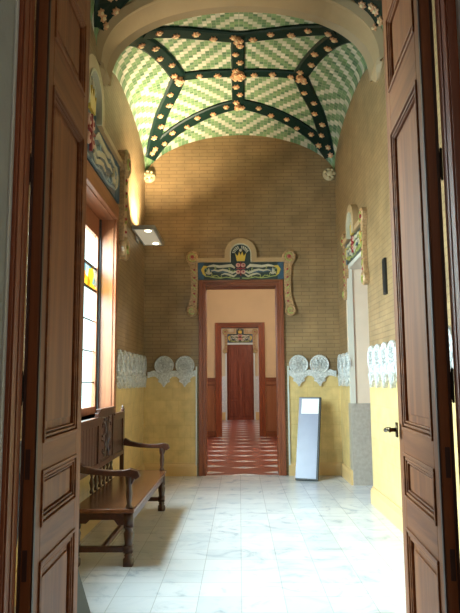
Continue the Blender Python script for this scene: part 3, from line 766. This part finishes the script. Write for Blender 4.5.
# ------------------------------------------------------------------ tall window
def window(name, y0, y1):
    r = sroot(name)
    c = MB()   # casing on the wall face
    c.box(XL, XL+0.035, y0-0.10, y0+0.02, WZ0-0.02, WZ1+0.17).box(XL, XL+0.035, y1-0.02, y1+0.11, WZ0-0.02, WZ1+0.17)
    c.box(XL-0.25, XL, y0, y0+0.03, WZ0, WZ1).box(XL-0.25, XL, y1-0.03, y1, WZ0, WZ1)
    c.build('window_frame', m_win, r, bevel=0.005)
    h = MB().box(XL, XL+0.05, y0+0.02, y1-0.02, WZ1-0.02, WZ1+0.17).box(XL-0.25, XL, y0+0.03, y1-0.03, WZ1-0.03, WZ1)
    h.build('window_head', m_winH, r, bevel=0.005)
    B(XL-0.25, XL+0.04, y0-0.10, y1+0.11, WZ0-0.05, WZ0).build('window_sill', m_winH, r, bevel=0.006)
    X1 = XL-0.18; X0 = X1-0.05
    nn = 1 if y1-y0 < 1.5 else 2
    wd = (y1-y0-0.06)/nn
    for k in range(nn):
        a = y0+0.03+wd*k; b = a+wd; st = 0.075
        sash = MB().box(X0, X1, a, a+st, WZ0, WZ1-0.03).box(X0, X1, b-st, b, WZ0, WZ1-0.03).box(X0, X1, a+st, b-st, WZ0, WZ0+0.09).box(X0, X1, a+st, b-st, WZ1-0.27, WZ1-0.03)
        sh = sash.build('sash', m_win, r, bevel=0.004)
        B(X1, X1+0.025, b-0.03, b-0.005, WZ0, WZ1-0.03).build('weather_strip', m_lead, sh)
        xg = (X0+X1)/2
        B(xg-0.003, xg+0.003, a+st-.005, b-st+.005, WZ0+0.085, 2.62).build('pane', m_glass, sh)
        B(xg-0.003, xg+0.003, a+st-.005, b-st+.005, 2.625, 2.895).build('stained_pane', m_stain, sh)
        B(xg-0.003, xg+0.003, a+st-.005, b-st+.005, 2.90, WZ1-0.265).build('pane', m_glass, sh)
        l = MB()
        for z in (1.5, 1.87, 2.24, 2.62, 2.90): l.box(xg-0.008, xg+0.008, a+st, b-st, z-(0.006 if z < 2.5 else .014), z+(0.006 if z < 2.5 else .014))
        l.build('lead', m_lead, sh)
window('window_1', WY0, WY1)
window('window_2', NY0, NY1)

# ------------------------------------------------------------------ near doorway frame and leaves
nf_ = sroot('door_5'); j0 = {-1: 0.807, 1: 0.787}
for sg in (-1, 1):
    m = MB(); a = lambda x0, x1: (min(sg*x0, sg*x1), max(sg*x0, sg*x1))
    m.box(*a(j0[sg], 0.93), 2.14, 2.27, 0, 3.70)
    m.box(*a(j0[sg]-0.006, j0[sg]), 2.15, 2.17, 0, 3.70).box(*a(j0[sg]-0.004, j0[sg]), 2.21, 2.225, 0, 3.70)
    m.build('jamb', m_frame, nf_, bevel=0.004)
B(-0.93, 0.93, 2.14, 2.27, 3.70, 3.75).build('head', m_frameH, nf_)
for sg in (-1, 1):     # plastered reveal with a pale arris
    x0, x1 = sorted((sg*0.825, sg*0.93))
    struct(tno(), B(x0, x1, 1.55, 2.14, 0, 3.75), m_grey)
    x0, x1 = sorted((sg*0.820, sg*0.825))
    struct(tno(), B(x0, x1, 2.11, 2.14, 0, 3.75), m_greyedge)

def leaf(name, sg):
    """local: x from hinge (0) to free edge (0.76), seen face at y=0 looking -y ... thickness to +y"""
    r = sroot(name)
    W, H, Tk = 0.755, 3.66, 0.05
    st = 0.105
    # stiles (upright grain)
    m = MB().box(0, st, 0, Tk, 0.01, H).box(W-st, W, 0, Tk, 0.01, H)
    m.build('stile', m_door, r, bevel=0.004)
    rails = [(0.01, 0.22), (0.82, 0.955), (1.16, 1.27), (2.73, 2.95), (3.34, H)]
    m = MB()
    for a, b in rails: m.box(st, W-st, 0, Tk, a, b)
    m.build('rail', m_doorH, r, bevel=0.004)
    gaps = [(0.22, 0.82), (0.955, 1.16), (1.27, 2.73), (2.95, 3.34)]
    for a, b in gaps:
        m = MB().box(st-.005, W-st+.005, 0.018, 0.032, a-.005, b+.005)
        # raised field
        if b-a > 0.3: m.box(st+0.075, W-st-0.075, 0.010, 0.018, a+0.075, b-0.075)
        else: m.box(st+0.06, W-st-0.06, 0.010, 0.018, a+0.05, b-0.05)
        m.build('panel', m_door, r, bevel=0.003)
        for fy0, fy1 in ((-0.014, 0.018), (0.032, 0.064)):
            mm = MB()
            for k, (o, w, d) in enumerate(((-0.004, 0.016, 0.55), (0.017, 0.012, 0.1), (0.034, 0.008, -0.25))):
                y0_ = fy0+(1-d)*0.014 if fy0 < 0 else fy0
                y1_ = fy1 if fy0 < 0 else fy1-(1-d)*0.014
                A, Bq = st+o, W-st-o
                zz0, zz1 = a+o, b-o
                mm.box(A, Bq, y0_, y1_, zz0, zz0+w).box(A, Bq, y0_, y1_, zz1-w, zz1).box(A, A+w, y0_, y1_, zz0+w, zz1-w).box(Bq-w, Bq, y0_, y1_, zz0+w, zz1-w)
            mm.build('moulding', m_doorH, r, bevel=0.003)
    B(0.004, 0.022, -0.006, 0, 0.01, H).build('rebate', m_doordark, r)
    B(-0.004, 0.0, 0.036, 0.046, 0.01, H).build('groove', m_doordark, r)
    for z in (0.55, 1.48, 2.33, 3.2):
        q = MB().lathe([(0.003, -0.065), (0.005, -0.06), (0.005, 0.06), (0.003, 0.065)], (-0.008, 0.052, z), 'Z', 10).box(-0.003, 0, 0.042, 0.05, z-0.05, z+0.05)
        q.build('hinge', m_iron, r)
    for z in (0.84, 1.20): B(-0.001, 0.002, 0.014, 0.032, z-0.055, z+0.055).build('hinge_plate', m_doordark, r)
    return r
L = leaf('door_6', -1)
# left leaf: face looks to +x, hinge nearest the camera
def place_leaf(r, hx, hy, fx, fy, mirror):
    d = Vector((fx-hx, fy-hy, 0)).normalized()
    # local x -> d ; local -y (front face) must look at the room centre
    ang = math.atan2(d.y, d.x)
    r.location = (hx, hy, 0)
    r.rotation_euler = (0, 0, ang)
    if mirror: r.scale = (1, -1, 1)
place_leaf(L, -0.764, 2.30, -0.785, 3.05, True)
# local +y (after rotation 90deg) points to -x: thickness goes outward without mirroring
L.scale = (1, 1, 1)
Rr = leaf('door_7', 1)
place_leaf(Rr, 0.737, 2.30, 0.778, 3.05, True)
# lever handle on the right leaf's free edge
hz = 1.262
h = MB()
h.box(0.700, 0.735, -0.022, -0.014, hz-0.035, hz+0.035)
h.lathe([(0.010, 0), (0.010, -0.030), (0.013, -0.034), (0.013, -0.042), (0.006, -0.045)], (0.715, -0.014, hz), 'Y', 10)
h.tube([(0.715, -0.050, hz), (0.735, -0.056, hz+0.004), (0.765, -0.058, hz), (0.80, -0.055, hz-0.008)], [0.010, 0.009, 0.009, 0.012])
h.build('handle', m_brass, Rr, smooth=True)
B(0.755, 0.758, 0.008, 0.038, hz-0.12, hz+0.10).build('lock_plate', m_brass, Rr)

# ------------------------------------------------------------------ bench
bench = thing('bench', 'long dark carved wooden bench with turned legs under the tall window', 'bench', (-0.90, 5.20, 0), 0)
# local: x 0 = front line, negative towards the wall; y 0..2.25 along the wall
BL = 2.22; D = 0.50; SH = 0.46
MB().box(-D, 0.02, -0.02, BL+0.02, SH-0.035, SH).build('seat', m_seat, bench, bevel=0.008)
MB().box(-0.035, -0.01, 0.03, BL-0.03, SH-0.12, SH-0.035).box(-D+0.01, -D+0.035, 0.03, BL-0.03, SH-0.12, SH-0.035).build('apron', m_bench, bench, bevel=0.003)
for y in (0.0, BL-0.04):
    a = MB().prism([(-D, SH-0.035), (-D, SH-0.12), (-D+0.12, SH-0.12), (-D+0.15, SH-0.09), (-0.15, SH-0.09), (-0.12, SH-0.13), (-0.0, SH-0.13), (0.0, SH-0.035)], y, y+0.04)
    a.build('end_apron', m_bench, bench, bevel=0.003)
def leg_prof(h):
    k = h/0.425
    return [(1.25*a_, b_*k) for a_, b_ in ((0.032, 0), (0.036, 0.012), (0.036, 0.055), (0.024, 0.07), (0.030, 0.085), (0.022, 0.10), (0.028, 0.19), (0.035, 0.26), (0.024, 0.285), (0.032, 0.30), (0.032, 0.315))]
for y in (0.03, BL-0.03):
    for x in (-0.03, -D+0.03):
        m = MB().lathe(leg_prof(0.425), (x, y, 0.0), seg=14)
        m.box(x-0.036, x+0.036, y-0.036, y+0.036, 0.308, SH-0.035)
        m.box(x-0.036, x+0.036, y-0.036, y+0.036, 0.105, 0.165)
        m.box(x-0.037, x+0.037, y-0.037, y+0.037, 0.0, 0.05)
        m.build('leg', m_benchV, bench, smooth=True)
    B(-D+0.06, -0.06, y-0.022, y+0.022, 0.11, 0.155).build('stretcher', m_bench, bench, bevel=0.004)
B(-D/2-0.02, -D/2+0.02, 0.05, BL-0.05, 0.11, 0.15).build('stretcher', m_bench, bench, bevel=0.004)
# back: posts, three framed panels, low spindles
XB = -D+0.015      # front plane of the back
for y in (0.0, BL-0.05):
    m = MB().box(XB-0.045, XB, y, y+0.05, SH, 1.16)
    m.lathe([(0.02, 1.16), (0.024, 1.17), (0.024, 1.185), (0.014, 1.195), (0.017, 1.21), (0.008, 1.225), (0.001, 1.23)], (XB-0.022, y+0.025, 0), seg=12)
    m.build('back_post', m_benchV, bench, bevel=0)
secs = [(0.05, 0.92, 1.135, False), (0.92, 1.60, 1.215, True), (1.60, BL-0.05, 1.135, False)]
for y0, y1, zt, carved in secs:
    ZB = 0.66
    m = MB()
    m.box(XB-0.035, XB, y0, y1, ZB, ZB+0.05).box(XB-0.035, XB, y0, y1, zt-0.06, zt)
    m.box(XB-0.035, XB, y0, y0+0.05, ZB+0.05, zt-0.06).box(XB-0.035, XB, y1-0.05, y1, ZB+0.05, zt-0.06)
    if not carved:
        n = 7
        for k in range(1, n): yy = y0+0.05+(y1-y0-0.1)*k/n; m.box(XB-0.02, XB-0.010, yy-.008, yy+.008, ZB+0.05, zt-0.06)
    m.build('back_frame', m_benchV, bench, bevel=0.003)
    p = B(XB-0.028, XB-0.012, y0+0.045, y1-0.045, ZB+0.045, zt-0.055).build('back_panel', m_carve if carved else m_bench, bench)
    if carved:
        q = MB()
        yc, zc = (y0+y1)/2, (ZB+zt)/2
        for sgn in (-1, 1):
            for zz in (-1, 1):
                pts = spiral(0.13, 0.11, 0.02, 0.10, 0, 5.2, 16)
                for i in range(len(pts)-1):
                    pass
                q.tube([(XB-0.010, yc+sgn*a*1.2, zc+zz*b) for a, b in pts], 0.011, 6)
                q.tube([(XB-0.010, yc+sgn*0.02, zc+zz*0.03), (XB-0.010, yc+sgn*0.10, zc+zz*0.20), (XB-0.010, yc+sgn*0.24, zc+zz*0.21)], [0.014, 0.012, 0.006], 6)
        q.tube([(XB-0.010, yc, zc-0.2), (XB-0.008, yc, zc), (XB-0.010, yc, zc+0.2)], [0.008, 0.04, 0.008], 8)
        q.build('carving', m_benchV, p)
# top moulding with small stepped crests
m = MB()
for y0, y1, zt, c in secs: m.box(XB-0.045, XB+0.01, y0-0.005, y1+0.005, zt, zt+0.022)
m.box(XB-0.04, XB, 0.86, 0.92, 1.157, 1.20).box(XB-0.04, XB, 1.60, 1.66, 1.157, 1.20)
m.build('top_rail', m_bench, bench, bevel=0.005)
for k in range(6):
    y = 0.70+0.86*k/5
    m = MB().lathe([(0.018, SH), (0.020, SH+0.02), (0.012, SH+0.04), (0.026, SH+0.10), (0.012, SH+0.15), (0.020, SH+0.18), (0.018, 0.66)], (XB-0.02, y, 0), seg=8)
    m.build('spindle', m_benchV, bench, smooth=True)
# arms
for y in (0.025, BL-0.025):
    pts = [(XB, 0.80), (XB+0.07, 0.775), (XB+0.18, 0.755), (XB+0.30, 0.745), (-0.08, 0.745), (-0.02, 0.75), (0.025, 0.735), (0.045, 0.705)]
    m = MB().strip(pts, [0.045, 0.030, 0.024, 0.022, 0.024, 0.032, 0.034, 0.022], y-0.036, y+0.036)
    m.build('armrest', m_bench, bench, bevel=0.006)
    m = MB().lathe([(0.028, SH), (0.030, SH+0.015), (0.018, SH+0.035), (0.022, SH+0.06), (0.028, SH+0.12), (0.022, SH+0.18), (0.030, SH+0.20), (0.034, SH+0.235), (0.030, 0.735)], (-0.03, y, 0), seg=12)
    m.prism([(-0.062, 0.73), (-0.055, 0.69), (-0.035, 0.655), (0.0, 0.66), (0.015, 0.70), (0.03, 0.725)], y-0.024, y+0.024)
    m.build('arm_support', m_benchV, bench, smooth=True)

# ------------------------------------------------------------------ leaning panel, standing board
pn = thing('information_panel', 'tall lavender-grey panel with a white sheet leaning beside the back doorway', 'panel', (0.995, 9.47, 0), 0)
a = math.radians(-19)
dz = 1.29; lean = math.radians(17.5)
pn.rotation_euler = (-lean, 0, a)
pw = 0.175
MB().box(-pw, pw, 0, 0.045, 0.0, dz).build('backing', m_black, pn, bevel=0.003)
B(-pw+0.002, pw-0.03, -0.006, 0, 0.025, dz-0.012).build('face', m_lav, pn)
B(-pw+0.045, pw-0.03, -0.009, -0.006, dz-0.27, dz-0.03).build('sheet', m_paper, pn)
pn.location.z = 0.012
bd = thing('standing_board', 'slate-blue folding board on the floor behind the open left door leaf', 'board', (-0.995, 3.62, 0), 0)
for sg in (0, 1):
    x0 = 0.0 if sg == 0 else -0.55
    xt = -0.36 if sg == 0 else -0.40
    vs = []
    for (x, z) in ((x0, 0.03), (xt, 1.12)):
        for (dx, y) in ((0, 0), (0.025, 0), (0.025, 0.50), (0, 0.50)): vs.append((x+dx, y, z))
    MB().add(vs, [(0, 1, 2, 3), (4, 5, 6, 7), (0, 1, 5, 4), (1, 2, 6, 5), (2, 3, 7, 6), (3, 0, 4, 7)]).build('side_panel', m_slate, bd, bevel=0.003)
    B(x0, x0+0.03, 0.0, 0.5, 0.0, 0.03).build('foot', m_win, bd)
B(-0.40, -0.335, 0.1, 0.4, 1.118, 1.135).build('hinge', m_iron, bd)

# ------------------------------------------------------------------ wall lamp, black box
lp = thing('wall_lamp', 'flat rectangular metal uplighter glowing on the left wall above the frieze', 'lamp', (XL, 9.25, 3.72), 0)
MB().box(0.02, 0.36, -0.55, -0.52, 0.0, 0.06).box(0.02, 0.36, 0.52, 0.55, 0.0, 0.06).box(0.33, 0.36, -0.52, 0.52, 0.0, 0.06).box(0.02, 0.05, -0.52, 0.52, 0.0, 0.06).build('housing', m_alu, lp, bevel=0.003)
B(0.05, 0.33, -0.52, 0.52, 0.008, 0.016).build('cover', m_lens, lp)
B(0.0, 0.02, -0.12, 0.12, -0.06, 0.08).build('bracket', m_alu, lp, bevel=0.003)
MB().tube([(0.19, -0.45, 0.04), (0.19, 0.45, 0.04)], 0.014).build('tube', m_lamp, lp)
for y in (-0.42, 0.42): MB().lathe([(0.001, -0.004), (0.045, -0.003), (0.05, 0.008)], (0.24, y, 0), 'Z', 12).build('bright_spot', m_lamp, lp)  # glowing discs added for the bright reflections on the underside
area('uplight', (XL+0.20, 9.02, 3.80), (PI, 0, 0), 0.24, 0.55, 85, (1.0, 0.87, 0.58), 115)
bx = thing('wall_black_box', 'slim black box mounted on the right wall beside the open door leaf', 'black_box', (XR, 6.76, 2.45), 0)  # plain black box on the wall, its use not known
B(-0.03, 0, -0.05, 0.05, 0, 0.41).build('case', m_black, bx, bevel=0.004)
B(-0.034, -0.03, -0.04, 0.04, 0.02, 0.39).build('front_plate', m_iron, bx)
